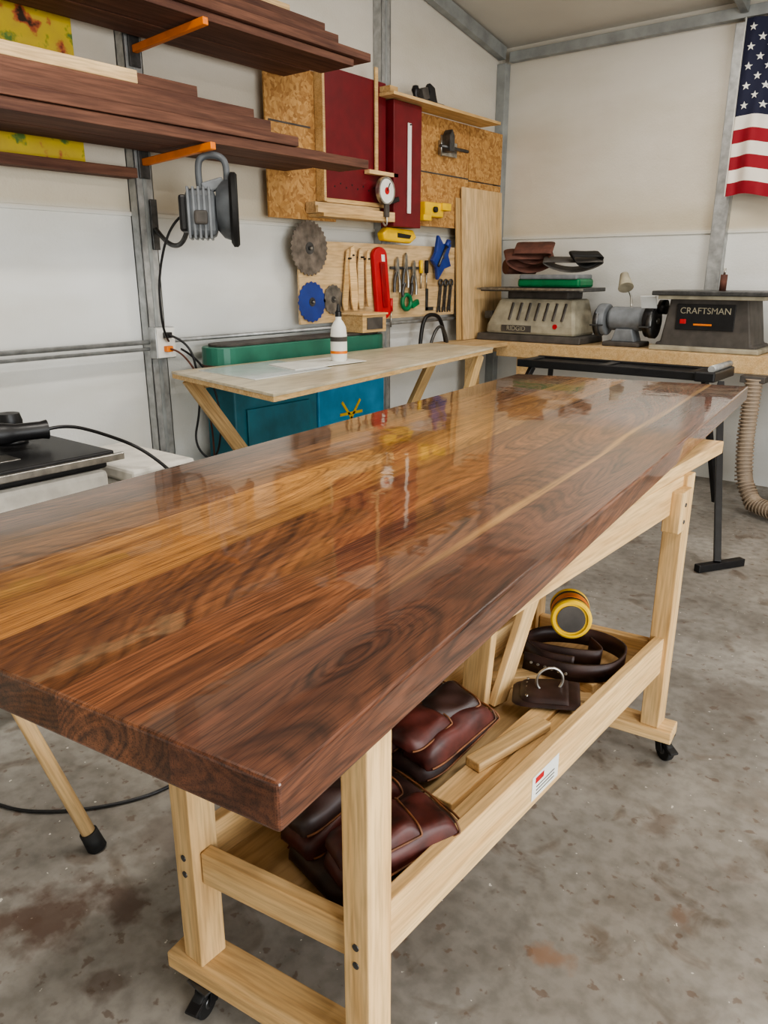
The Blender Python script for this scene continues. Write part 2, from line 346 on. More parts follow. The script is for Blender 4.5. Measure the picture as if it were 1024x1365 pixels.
# ------------------------------------------------------------------ walnut slab
N0=Vector((-.4463,.4044)); NL=Vector((-1.445,.262)); FL=Vector((-1.762,3.247)); FR=Vector((-.7875,3.470))
ydir=(FR-N0).normalized()
xdir=Vector((-ydir.y,ydir.x))
def loc2(p): d=p-N0; return (d.dot(xdir),d.dot(ydir))
zt=1.05;th=.058
ring=[loc2(p) for p in (N0,NL,FL,FR)]
vs=[(a,b_,0) for a,b_ in ring]+[(a,b_,th) for a,b_ in ring]
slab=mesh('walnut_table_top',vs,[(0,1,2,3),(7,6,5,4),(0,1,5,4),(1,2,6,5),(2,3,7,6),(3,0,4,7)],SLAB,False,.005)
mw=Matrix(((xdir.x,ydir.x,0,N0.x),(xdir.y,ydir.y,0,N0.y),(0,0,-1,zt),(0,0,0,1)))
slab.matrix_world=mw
slab.modifiers['bevel'].segments=3

# ------------------------------------------------------------------ workbench
RN=Vector((-.6775,.808)); RF=Vector((-.6475,2.215)); LN=Vector((-1.085,.755)); LF=Vector((-1.07,2.17))
def v3(p,z): return (p.x,p.y,z)
with group('wooden_workbench'):
    for nme,p in (('leg_1',RN),('leg_2',RF),('leg_3',LN),('leg_4',LF)):
        beam(nme,v3(p,.12),v3(p,.95),.058,.064,beech,.003)
    for nme,a,b_ in (('foot_1',LN,RN),('foot_2',LF,RF)):
        d=(b_-a).normalized()*.07
        beam(nme,v3(a-d,.10),v3(b_+d,.10),.09,.04,beech,.004)
    beam('lower_rail_1',v3(RN+Vector((.0,.03)),.372),v3(RF-Vector((0,.03)),.372),.03,.12,beech)
    beam('lower_rail_2',v3(LN+Vector((.0,.03)),.372),v3(LF-Vector((0,.03)),.372),.03,.12,beech)
    beam('end_stretcher_1',v3(LN+Vector((.03,.0)),.365),v3(RN-Vector((.03,0)),.365),.03,.075,beech)
    beam('end_stretcher_2',v3(LF+Vector((.03,.0)),.365),v3(RF-Vector((.03,0)),.365),.03,.075,beech)
    beam('apron_1',v3(RN+Vector((.0,.03)),.90),v3(RF-Vector((0,.03)),.90),.032,.10,beech)
    beam('apron_2',v3(LN+Vector((.0,.03)),.90),v3(LF-Vector((0,.03)),.90),.032,.10,beech)
    beam('apron_end_1',v3(LN,.90),v3(RN,.90),.03,.10,beech)
    beam('apron_end_2',v3(LF,.90),v3(RF,.90),.03,.10,beech)
    beam('apron_block',(-.628,2.14,.80),(-.628,2.14,.92),.05,.09,beech)
    bx=[(-.655,.70),(-.628,2.55),(-1.12,2.50),(-1.14,.66)]
    prism('bench_top',bx,'Z',.95,.99,beech,.003)
    prism('shelf_panel',[(-.70,.83),(-.67,2.19),(-1.06,2.15),(-1.07,.78)],'Z',.325,.343,ply,.001)
    for p,sx in ((RN,1),(LN,1)):
        for z in (.345,.385): cyl('bolt_%d'%int(z*1000),(p.x,p.y-.034,z),(p.x,p.y-.030,z),.007,dsteel,n=14)
    for z in (.85,.90): cyl('bolt_far_%d'%int(z*100),(-.605,2.13,z-.02),(-.601,2.13,z-.02),.006,dsteel,n=14)
    def fx(y): return -.6775+.03*(y-.808)/1.407+.0158
    def quad(nme,y0,y1,z0,z1,mt,e=0): mesh(nme,[(fx(y0)+e,y0,z0),(fx(y1)+e,y1,z0),(fx(y1)+e,y1,z1),(fx(y0)+e,y0,z1)],[(0,1,2,3)],mt)
    quad('paper_label',1.37,1.50,.330,.395,paperw); quad('paper_label_red',1.385,1.425,.372,.388,red,.0006)
    for i in range(3): quad('paper_label_line_%d'%i,1.39,1.48,.340+.010*i,.343+.010*i,dgrey,.0006)
def caster(p,a=0):
    with group('swivel_caster'):
        x,y=p; d=Vector((math.cos(a),math.sin(a),0)); ax=Vector((-d.y,d.x,0)); c=Vector((x,y,.034))+d*.015
        cyl('wheel',c-ax*.012,c+ax*.012,.034,blackg,bevel=.004); cyl('hub',c-ax*.014,c+ax*.014,.012,dsteel)
        for i,s in enumerate((-1,1)):
            m=beam('fork_%d'%i,c+ax*.019*s-d*.005+Vector((0,0,-.004)),Vector((x,y,.066))+ax*.019*s,.03,.003,black,up=ax)
        beam('brake_pedal',Vector((x,y,.058))+d*.02,Vector((x,y,.045))+d*.062,.03,.008,black)
        cyl('swivel',(x,y,.064),(x,y,.074),.022,dsteel); box('mount_plate',(x-.03,y-.03,.074),(x+.03,y+.03,.0795),dsteel,.001)
caster((-.61,2.225),-.6); caster((-.625,.83),-1); caster((-1.06,.735),-1.3); caster((-1.11,2.165),2.2)

ZS=.343
with group('wood_offcuts'):
    beam('spacer_1',(-.79,1.24,ZS+.016),(-.69,1.25,ZS+.016),.05,.030,beech)
    beam('spacer_2',(-.79,1.56,ZS+.016),(-.69,1.57,ZS+.016),.05,.030,beech)
    beam('offcut_1',(-.768,1.17,ZS+.047),(-.758,1.74,ZS+.047),.055,.030,pine)
    beam('offcut_2',(-.714,1.12,ZS+.044),(-.708,1.74,ZS+.044),.038,.024,pine)
    beam('offcut_3',(-.770,1.30,ZS+.0755),(-.72,1.56,ZS+.0755),.045,.024,beech)
    beam('offcut_4',(-.95,1.95,ZS+.018),(-.72,1.90,ZS+.018),.05,.034,pine)
    beam('offcut_6',(-1.0,1.72,ZS+.018),(-.85,1.90,ZS+.018),.05,.034,pine)
    beam('offcut_7',(-.705,1.02,ZS+.018),(-.70,1.18,ZS+.018),.03,.034,walnut_l)
    beam('offcut_8',(-.80,1.76,ZS+.018),(-.70,1.82,ZS+.018),.045,.034,walnut_l)
with group('bench_brace_boards'):
    beam('board_1',(-.95,1.60,ZS+.002),(-.905,1.58,.849),.075,.03,beech)
    beam('board_2',(-.905,1.65,ZS+.02),(-.83,1.76,.849),.075,.022,pine,up=(1,0,0))

# leather goods
def puffy(name,w,h,t,mat,taper=.8,m4=None,n=20,wr=.006,ph=0):
    vs=[];fs=[]
    for side in(1,0):
        for i in range(n+1):
            for j in range(n+1):
                u=i/n*2-1; q=j/n
                ww=w/2*(taper+(1-taper)*q)
                r=1.0
                if q<.3: r=math.sqrt(max(0,1-((.3-q)/.3)**2))*.35+.65
                x=u*ww*r; yy=q*h
                e=(1-abs(u)**5)*(1-abs(2*q-1)**6*.75)
                z=t*(max(0,e)**.5) if side else 0
                if side: z+=wr*(math.sin(x*55+yy*31+ph)+math.sin(yy*47-x*23+ph*2)+.5*math.sin(x*110-yy*70+ph))*e
                vs.append((x,yy,z))
    k=(n+1)*(n+1)
    for i in range(n):
        for j in range(n):
            a=i*(n+1)+j; fs.append((a,a+1,a+n+2,a+n+1)); fs.append((k+a,k+a+n+1,k+a+n+2,k+a+1))
    ed=[i*(n+1) for i in range(n+1)]+[n*(n+1)+j for j in range(1,n+1)]+[i*(n+1)+n for i in range(n-1,-1,-1)]+[j for j in range(n-1,0,-1)]
    for a,b_ in zip(ed,ed[1:]+ed[:1]): fs.append((a,b_,k+b_,k+a))
    o=mesh(name,vs,fs,mat,True); o.modifiers.new('ss','SUBSURF').levels=1; o.modifiers['ss'].render_levels=1
    if m4 is not None:o.matrix_world=m4
    rim=[Vector(vs[a])+Vector((0,0,t*.10)) for a in ed[n+1:]] 
    if m4 is not None: rim=[m4@r for r in rim]
    return o,rim
def pouch(name,c,rz,tilt,lay,roll=0):
    with group(name):
        base=Matrix.Translation(Vector(c))@Matrix.Rotation(math.radians(rz),4,'Z')@Matrix.Rotation(math.radians(tilt),4,'X')@Matrix.Rotation(math.radians(roll),4,'Y')
        for i,(dx,dy,dz,ww,hh,tt,er,mt) in enumerate(lay):
            m4=base@Matrix.Translation((dx,dy,dz))@Matrix.Rotation(math.radians(er),4,'Z')
            o,rim=puffy('pocket_%d'%(i+1),ww,hh,tt,mt,.92,m4,wr=.0035,ph=i*1.7)
            tube('piping_%d'%(i+1),rim,.0024,leather_t)
pouch('leather_tool_pouch',(-.872,.86,ZS+.004),-13,9,[
 (0,0,0,.26,.31,.045,0,leather_d),(-.055,.005,.040,.14,.25,.055,5,leather),(.065,.02,.038,.13,.26,.055,-6,leather),(-.06,.01,.090,.12,.15,.040,8,leather_d),(.06,.03,.088,.11,.17,.035,-10,leather)])
pouch('leather_tool_pouch',(-.985,1.11,ZS+.004),14,14,[
 (0,0,0,.17,.20,.05,0,leather_d),(0,.01,.04,.15,.15,.045,4,leather)])
pouch('leather_tool_pouch',(-.925,1.21,ZS+.040),-3,11,[
 (0,0,0,.22,.28,.045,0,leather_d),(-.055,.0,.04,.12,.25,.06,3,leather),(.055,.01,.04,.12,.23,.06,-4,leather),(0,-.01,.095,.18,.13,.035,0,leather),(.02,.10,.09,.11,.13,.03,-14,leather_d)])
def ribbon(name,pts,h,mat,thick=.005,lean=0):
    vs=[];fs=[]
    P=[Vector(p) for p in pts]; R=[]
    for i in range(len(P)-1):
        p0=P[max(0,i-1)];p1=P[i];p2=P[i+1];p3=P[min(len(P)-1,i+2)]
        for k in range(8):
            t=k/8; R.append(.5*((2*p1)+(p2-p0)*t+(2*p0-5*p1+4*p2-p3)*t*t+(3*p1-p0-3*p2+p3)*t**3))
    R.append(P[-1])
    for i,r in enumerate(R):
        vs.append(r); vs.append(r+Vector((lean,0,h)))
    for i in range(len(R)-1): fs.append((2*i,2*i+2,2*i+3,2*i+1))
    o=mesh(name,vs,fs,mat,True); sm=o.modifiers.new('sol','SOLIDIFY'); sm.thickness=thick; sm.offset=0; return o
with group('leather_work_belt'):
    zb=ZS+.037
    ribbon('belt_strap',[(-.93,1.84,zb),(-.80,1.85,zb),(-.70,1.93,zb),(-.71,2.06,zb),(-.82,2.10,zb),(-.95,2.04,zb),(-.98,1.94,zb),(-.90,1.88,zb),(-.80,1.90,zb)],.055,leather_d,.007,.004)
    ribbon('belt_inner',[(-.96,1.92,zb),(-.84,1.95,zb),(-.76,2.0,zb),(-.82,2.06,zb)],.05,leather_d,.006,.004)
    for i in range(6): cyl('rivet_%d'%i,(-.90+.022*i,1.836,zb+.03),(-.90+.022*i,1.831,zb+.032),.004,steel,n=10)
with group('hammer_loop_holder'):
    m4=Matrix.Translation((-.860,1.650,ZS+.066))@Matrix.Rotation(math.radians(-64),4,'Z')@Matrix.Rotation(math.radians(4),4,'X')
    puffy('leather_plate',.15,.180,.012,leather_d,.9,m4,wr=.001)
    puffy('leather_backing',.13,.13,.016,leather_d,.9,m4@Matrix.Translation((0,.02,.008)),wr=.001)
    torus('steel_loop',m4@Vector((0,.10,.045)),(m4.to_3x3()@Vector((1,0.3,0))),.036,.004,steel)
    for i in range(5):
        a=m4@Vector((-.045+.0225*i,.04,.018)); cyl('rivet_%d'%i,a,a+Vector((0,0,.006)),.004,steel,n=10)
with group('yellow_cord_spool'):
    c=Vector((-.88,2.04,ZS+.095+.062)); a=Vector((.45,-.88,.10)).normalized()
    lathe('can_body',[(.0,-.065),(.056,-.065),(.061,-.060),(.061,-.045),(.058,-.043),(.058,.043),(.061,.045),(.061,.060),(.056,.065),(.050,.065),(.048,.058),(.0,.058)],c,a,yellow)
    for i,d in enumerate((-.034,.034)): lathe('dark_band_%d'%i,[(.0585,d-.006),(.060,d-.006),(.060,d+.006),(.0585,d+.006)],c,a,black)
    lathe('label_band',[(.0585,-.02),(.0595,-.02),(.0595,.02),(.0585,.02)],c,a,orange)
    lathe('can_end',[(.0,.058),(.042,.058),(.042,.062),(.0,.062)],c,a,dgrey)

with group('wooden_stool'):
    sc=Vector((-1.97,.58,.70))
    lathe('seat',[(0,-.02),(.16,-.02),(.17,-.01),(.17,.01),(.16,.02),(0,.02)],sc,(0,0,1),beech)
    for i,(fx_,fy) in enumerate(((-1.677,.85),(-2.25,.68),(-2.22,.32),(-1.76,.32))):
        tp=sc+Vector(((fx_-sc.x)*.42,(fy-sc.y)*.42,-.02)); ft=Vector((fx_,fy,.0)); d=(ft-tp)
        cyl('leg_%d'%(i+1),tp,tp+d*.93,.018,pine,r2=.019); cyl('rubber_tip_%d'%(i+1),tp+d*.92,ft,.024,blackg,r2=.026)
with group('extension_cord'):
    tube('cord',[(-2.6,.6,.006),(-2.1,.75,.006),(-1.95,.80,.006),(-1.80,.95,.006),(-1.72,1.12,.006),(-1.75,1.4,.006),(-2.1,1.7,.006),(-2.6,1.9,.006)],.005,black)

with group('table_saw'):
    box('top',(-2.78,.55,.905),(-2.31,1.42,.925),black,.005)
    box('fence_rail',(-2.312,.50,.89),(-2.295,1.45,.915),steel,.003)
    box('rear_rail',(-2.80,.50,.885),(-2.782,1.45,.915),dsteel,.004)
    box('body',(-2.76,.62,.55),(-2.32,1.40,.86),dwhite,.02)
    box('body_upper',(-2.74,.60,.86),(-2.34,1.41,.904),black,.01)
    box('dark_panel',(-2.322,.75,.60),(-2.312,1.05,.76),dgrey,.004)
    for i,(x,y) in enumerate(((-2.40,.7),(-2.40,1.36),(-2.72,.7),(-2.72,1.36))):
        beam('leg_%d'%i,(x,y,.56),(x+(.04 if x>-2.5 else -.06),y+(.03 if y>1 else -.1),0),.035,.035,dsteel)
    box('throat_plate',(-2.52,.85,.925),(-2.42,1.15,.928),steel,.001)
with group('white_storage_bin'):
    box('bin_body',(-2.70,1.46,.0),(-2.28,1.70,.80),dwhite,.02)
    box('bin_lid',(-2.72,1.455,.80),(-2.26,1.72,.85),dwhite,.012)
    for i in range(3): box('drawer_%d'%i,(-2.282,1.48,.1+.23*i),(-2.268,1.68,.3+.23*i),paperw,.006)
with group('angle_grinder'):
    a=Vector((.25,1,0)).normalized(); p=Vector((-2.60,1.06,.986))
    lathe('motor_body',[(0,0),(.034,0),(.038,.01),(.038,.12),(.034,.14),(.030,.16),(.030,.24),(.034,.26),(0,.26)],p,a,black)
    box('gear_head',tuple(p+Vector((-.04,-.09,-.035))),tuple(p+Vector((.04,.02,.045))),dgrey,.015)
    cyl('disc_guard',p+Vector((0,-.05,-.058)),p+Vector((0,-.05,-.035)),.062,dsteel)
    cyl('spindle',p+Vector((0,-.05,-.058)),p+Vector((0,-.05,.02)),.012,steel)
    cyl('side_handle',p+Vector((.04,-.05,.01)),p+Vector((.15,-.09,.03)),.015,blackg)
    tube('cord',[p+a*.26,p+a*.32+Vector((0,0,.01)),(-2.42,1.44,.97),(-2.22,1.50,.92),(-2.18,1.66,.72),(-2.16,1.74,.4),(-2.25,1.78,.008)],.006,black)
with group('palm_router'):
    p=Vector((-2.70,1.26,.9265))
    cyl('base_plate',p,p+Vector((0,0,.012)),.055,dsteel)
    lathe('motor',[(0,.01),(.042,.012),(.045,.03),(.045,.08),(.038,.105),(0,.11)],p,(0,0,1),black)
    cyl('handle',p+Vector((-.05,-.07,.05)),p+Vector((.05,.07,.05)),.016,blackg)

# ------------------------------------------------------------------ side table by left wall
TZ=1.04
A=(-3.20,2.33);B=(-2.25,2.12);C=(-2.61,4.46);D=(-3.14,4.48)
with group('side_work_table'):
    prism('top_panel',[A,B,C,D],'Z',TZ-.012,TZ,tabletop,.001)
    prism('top_core',[(A[0]+.002,A[1]+.002),(B[0]-.002,B[1]+.002),(C[0]-.002,C[1]-.002),(D[0]+.002,D[1]-.002)],'Z',TZ-.034,TZ-.012,ledgew,.001)
    beam('leg_1',(-3.13,2.38,TZ-.036),(-2.95,3.02,0),.04,.07,ledgew)
    beam('leg_2',(-3.02,4.40,TZ-.036),(-3.10,3.70,0),.04,.07,ledgew)
    beam('leg_3',(-2.62,4.30,TZ-.036),(-2.62,3.75,0),.04,.07,ledgew)
    beam('under_rail',(-3.10,2.44,TZ-.06),(-3.05,4.42,TZ-.06),.04,.05,ledgew)
with group('paper_sheets'):
    prism('sheet_1',[(-3.1,2.42),(-2.62,2.36),(-2.66,2.92),(-3.12,2.98)],'Z',TZ+.0005,TZ+.004,frost,0)
    prism('sheet_2',[(-3.0,2.80),(-2.72,2.72),(-2.70,3.25),(-2.98,3.30)],'Z',TZ+.0045,TZ+.008,paperw,0)
with group('glue_bottle'):
    p=(-2.82,3.16,TZ+.008)
    lathe('bottle',[(0,0),(.040,0),(.044,.01),(.044,.15),(.040,.18),(.028,.205),(.016,.22),(.016,.235),(0,.235)],p,(0,0,1),white)
    lathe('label',[(.0442,.03),(.0455,.03),(.0455,.14),(.0442,.14)],p,(0,0,1),paperw)
    lathe('label_band',[(.0456,.04),(.0462,.04),(.0462,.055),(.0456,.055)],p,(0,0,1),orange)
    lathe('label_dark',[(.0456,.105),(.0462,.105),(.0462,.13),(.0456,.13)],p,(0,0,1),dgrey)
    lathe('nozzle',[(0,.235),(.018,.235),(.018,.26),(.012,.265),(.006,.30),(0,.302)],p,(0,0,1),black)
def stadium(x0,x1,y0,y1,n=10):
    r=(x1-x0)/2; cx=(x0+x1)/2; pts=[]
    for i in range(n+1): a=math.pi*i/n; pts.append((cx+r*math.cos(a),y1-r+r*math.sin(a)))
    for i in range(n+1): a=math.pi+math.pi*i/n; pts.append((cx+r*math.cos(a),y0+r+r*math.sin(a)))
    return pts
with group('edge_sander'):
    prism('belt_housing',stadium(-3.44,-3.22,2.66,4.12),'Z',.971,1.125,green,.006)
    prism('top_cover',stadium(-3.42,-3.24,2.70,4.08),'Z',1.125,1.14,dgrey,.004)
    prism('sanding_belt',stadium(-3.445,-3.215,2.655,4.125),'Z',.99,1.03,beltb,.002)
    box('cabinet_teal',(-3.46,2.74,.02),(-3.22,3.40,.93),teal,.01)
    box('cabinet_blue',(-3.46,3.405,.02),(-3.215,4.06,.93),bluem,.01)
    box('deck',(-3.46,2.70,.93),(-3.21,4.10,.97),teal,.005)
    box('teal_door',(-3.218,2.82,.1),(-3.205,3.32,.78),teal,.006)
    for i,(y0,z0,y1,z1) in enumerate(((3.62,.50,3.80,.72),(3.80,.50,3.62,.72),(3.60,.64,3.82,.64))):
        beam('yellow_mark_%d'%i,(-3.212,y0,z0),(-3.212,y1,z1),.004,.018,yellow,.001)
    box('base',(-3.46,2.70,0),(-3.20,4.10,.03),dgrey,.004)
with group('small_wood_crate'):
    box('crate_body',(-3.39,3.82,1.141),(-3.20,4.06,1.25),ledgew,.003)
    box('crate_opening',(-3.2,3.86,1.16),(-3.196,4.02,1.235),dgrey,0)
    box('crate_lid',(-3.39,3.81,1.25),(-3.19,4.07,1.262),pine,.002)

# ------------------------------------------------------------------ back bench
with group('wall_workbench'):
    box('top',(-3.45,5.36,.965),(1.6,5.91,.995),ply,.002)
    box('front_fascia',(-3.10,5.345,.885),(1.6,5.375,.996),pine,.003)
    box('back_cleat',(-3.43,5.86,.86),(1.6,5.905,.964),pine,.003)
    box('left_wing',(-3.45,4.56,.965),(-3.0,5.343,.995),ply,.002)
    for i,x in enumerate((-3.38,-2.9,-.90,.2,1.5)): box('leg_%d'%i,(x-.045,5.40,0),(x+.045,5.49,.964),pine,.003)
    for i,x in enumerate((-2.4,-1.7,-.8,0,.8)): box('joist_%d'%i,(x-.02,5.38,.87),(x+.02,5.86,.964),pine,.002)
with group('spindle_sander'):
    prism('base',[(5.42,.996),(5.86,.996),(5.84,1.05),(5.44,1.05)],'X',-3.34,-2.44,dgrey,.01)
    vs=[]
    for z,ix,iy in ((1.05,.0,.0),(1.12,.01,.0),(1.32,.10,.04)):
        for x,y in ((-3.27+ix,5.45+iy),(-2.50-ix*.4,5.45+iy),(-2.50-ix*.4,5.82-iy),(-3.27+ix,5.82-iy)): vs.append((x,y,z))
    mesh('casting',vs,[(0,1,2,3),(8,9,10,11)]+[(4*k+i,4*k+(i+1)%4,4*k+4+(i+1)%4,4*k+4+i) for k in range(2) for i in range(4)],beige,False,.02)
    for i in range(7): 
        x=-3.06+.075*i; beam('rib_%d'%i,(x,5.452,1.16),(x+.018,5.482,1.29),.022,.012,dgrey,.002)
    box('badge',(-3.12,5.442,1.07),(-2.86,5.447,1.12),dgrey,.001)
    text('badge_text','RIDGID',(-2.99,5.441,1.095),(90,0,0),.05,beige)
    box('left_grip',(-3.32,5.50,1.16),(-3.24,5.78,1.22),dsteel,.01)
    box('collar',(-3.12,5.52,1.32),(-2.60,5.78,1.375),dgrey,.008)
    box('table',(-3.30,5.40,1.375),(-2.46,5.88,1.405),dsteel,.005)
    box('table_lip',(-3.33,5.39,1.385),(-2.43,5.40,1.402),steel,.002)
    lathe('power_switch',[(0,0),(.018,0),(.018,.012),(0,.012)],(-2.66,5.455,1.12),(0,-1,0),red)
with group('green_storage_case'):
    box('case_body',(-3.02,5.48,1.406),(-2.50,5.74,1.47),green2,.02)
    box('case_lid',(-3.00,5.47,1.465),(-2.52,5.75,1.50),grey,.012)
def beltloop(name,c,rx,rz,w,mat,rotz=0,tilt=0):
    n=40;vs=[];fs=[]
    for i in range(n):
        a=2*math.pi*i/n; x=rx*math.cos(a)*(1+.12*math.sin(a)); z=rz*math.sin(a)+.015*math.cos(2*a)
        vs+= [(x,-w/2,z),(x,w/2,z)]
    for i in range(n): j=(i+1)%n; fs.append((2*i,2*j,2*j+1,2*i+1))
    o=mesh(name,vs,fs,mat,True); s=o.modifiers.new('s','SOLIDIFY'); s.thickness=.005
    o.location=c; o.rotation_euler=(math.radians(tilt),0,math.radians(rotz)); return o
with group('sanding_belts'):
    beltloop('belt_1',(-2.98,5.58,1.615),.19,.060,.17,beltb,38,28)
    beltloop('belt_2',(-2.93,5.56,1.67),.15,.050,.15,beltb,15,35)
    beltloop('belt_3',(-2.62,5.60,1.585),.22,.040,.12,dgrey,25,20)
    cyl('rolled_belt',(-3.14,5.50,1.558),(-3.0,5.72,1.558),.055,beltb)
    beltloop('belt_4',(-2.52,5.60,1.62),.12,.045,.10,blackg,50,25)
with group('bench_grinder'):
    box('base',(-2.30,5.50,.996),(-2.02,5.72,1.03),dgrey,.01)
    prism('pedestal',[(-2.25,1.03),(-2.07,1.03),(-2.10,1.12),(-2.22,1.12)],'Y',5.54,5.68,grey,.006)
    lathe('motor',[(0,-.13),(.07,-.13),(.085,-.11),(.085,.11),(.07,.13),(0,.13)],(-2.16,5.61,1.19),(1,0,0),grey)
    for i,x in enumerate((-2.34,-1.98)):
        s=-1 if i==0 else 1
        cyl('guard_%d'%i,(x-.035,5.61,1.18),(x+.035,5.61,1.18),.115,grey if i==0 else black,bevel=.008)
        cyl('wheel_%d'%i,(x-.02+.02*s,5.59,1.165),(x+.02+.02*s,5.59,1.165),.105,dsteel)
        cyl('nut_%d'%i,(x,5.61,1.18),(x+.05*s,5.61,1.18),.02,steel)
        box('tool_rest_%d'%i,(x-.04,5.44,1.14),(x+.04,5.50,1.15),dsteel,.002)
    tube('lamp_neck',[(-2.16,5.66,1.26),(-2.17,5.68,1.34),(-2.20,5.66,1.40),(-2.22,5.63,1.44)],.008,steel)
    lathe('lamp_shade',[(0,0),(.03,0),(.035,.03),(.055,.12),(.050,.12),(.0,.11)],(-2.22,5.62,1.50),(.35,-.5,-.7),beige)
    box('eye_shield',(-2.03,5.49,1.27),(-1.92,5.50,1.36),frost,.001,(25,0,0))
with group('oscillating_sander'):
    vs=[]
    for z,ix in ((.996,-.03),(1.05,-.03),(1.052,0),(1.36,.05)):
        for x,y in ((-1.86+ix,5.46),(-1.26-ix,5.46),(-1.26-ix,5.82),(-1.86+ix,5.82)): vs.append((x,y,z))
    fs=[(0,1,2,3),(12,13,14,15)]
    for k in range(3):
        for i in range(4): j=(i+1)%4; fs.append((4*k+i,4*k+j,4*k+4+j,4*k+4+i))
    mesh('body',vs,fs,dgrey,False,.012)
    box('base_pan',(-1.92,5.42,.996),(-1.20,5.86,1.03),beige,.008)
    box('front_panel',(-1.76,5.450,1.14),(-1.38,5.458,1.31),black,.004)
    text('panel_text','CRAFTSMAN',(-1.57,5.447,1.265),(90,0,0),.058,beige)
    box('panel_decal',(-1.64,5.446,1.17),(-1.52,5.450,1.182),orange,.001)
    box('switch',(-1.73,5.44,1.18),(-1.69,5.452,1.21),red,.003)
    box('table',(-1.92,5.38,1.365),(-1.16,5.88,1.395),dsteel,.006)
    box('table_skirt',(-1.88,5.40,1.34),(-1.20,5.86,1.366),beige,.004)
    cyl('spindle_drum',(-1.52,5.60,1.395),(-1.52,5.60,1.50),.022,beltb); cyl('spindle_tip',(-1.52,5.60,1.50),(-1.52,5.60,1.54),.008,steel)
    cyl('tilt_knob',(-1.93,5.6,1.28),(-1.88,5.6,1.28),.05,black)
with group('mitre_saw_stand'):
    box('rail_front',(-2.55,4.68,.90),(-1.36,4.72,.95),black,.006)
    box('rail_rear',(-2.55,4.98,.90),(-1.36,5.02,.95),black,.006)
    box('deck_plate',(-2.50,4.72,.91),(-1.4,4.98,.935),black,.004)
    for i,x in enumerate((-2.55,-2.0,-1.42)): box('crossbar_%d'%i,(x,4.72,.935),(x+.06,4.98,.945),dsteel,.004)
    box('end_roller_bracket',(-1.36,4.64,.90),(-1.24,5.06,.96),black,.01)
    cyl('end_roller',(-1.27,4.66,.975),(-1.27,5.04,.975),.02,galv)
    beam('leg_1',(-1.22,4.70,.90),(-.95,4.05,.04),.035,.035,black); beam('leg_2',(-2.45,4.72,.90),(-2.65,4.20,.04),.035,.035,black)
    beam('leg_3',(-1.40,5.0,.90),(-1.30,5.26,.03),.035,.035,black); beam('leg_4',(-2.45,5.0,.90),(-2.6,5.26,.03),.035,.035,black)
    beam('foot_1',(-1.02,3.94,.022),(-.86,4.20,.022),.04,.04,black)
    beam('foot_2',(-2.75,4.15,.022),(-2.55,4.25,.022),.04,.04,black)
    beam('cross_tie',(-1.12,4.46,.58),(-2.54,4.50,.58),.02,.02,dsteel)
with group('dust_hose'):
    pts=[(-1.17,5.28,.86),(-1.17,5.27,.5),(-1.14,5.24,.22),(-1.05,5.18,.08),(-.90,5.10,.07),(-.78,5.02,.16),(-.74,4.98,.30),(-.6,4.95,.45)]
    tube('hose_core',pts,.048,hose)
    P=[Vector(p) for p in pts]
    for i in range(len(P)-1):
        n=max(3,int((P[i+1]-P[i]).length/.024))
        for k in range(n):
            p0=P[max(0,i-1)];p1=P[i];p2=P[i+1];p3=P[min(len(P)-1,i+2)]
            t=k/n; q=(p1*(1-t)+p2*t); d=((p2-p0)*(1-t)+(p3-p1)*t).normalized()
            cyl('ring_%d_%d'%(i,k),q-d*.005,q+d*.005,.055,hose,n=20)
    box('hose_port',(-1.25,5.25,.84),(-1.10,5.34,.884),dgrey,.005)

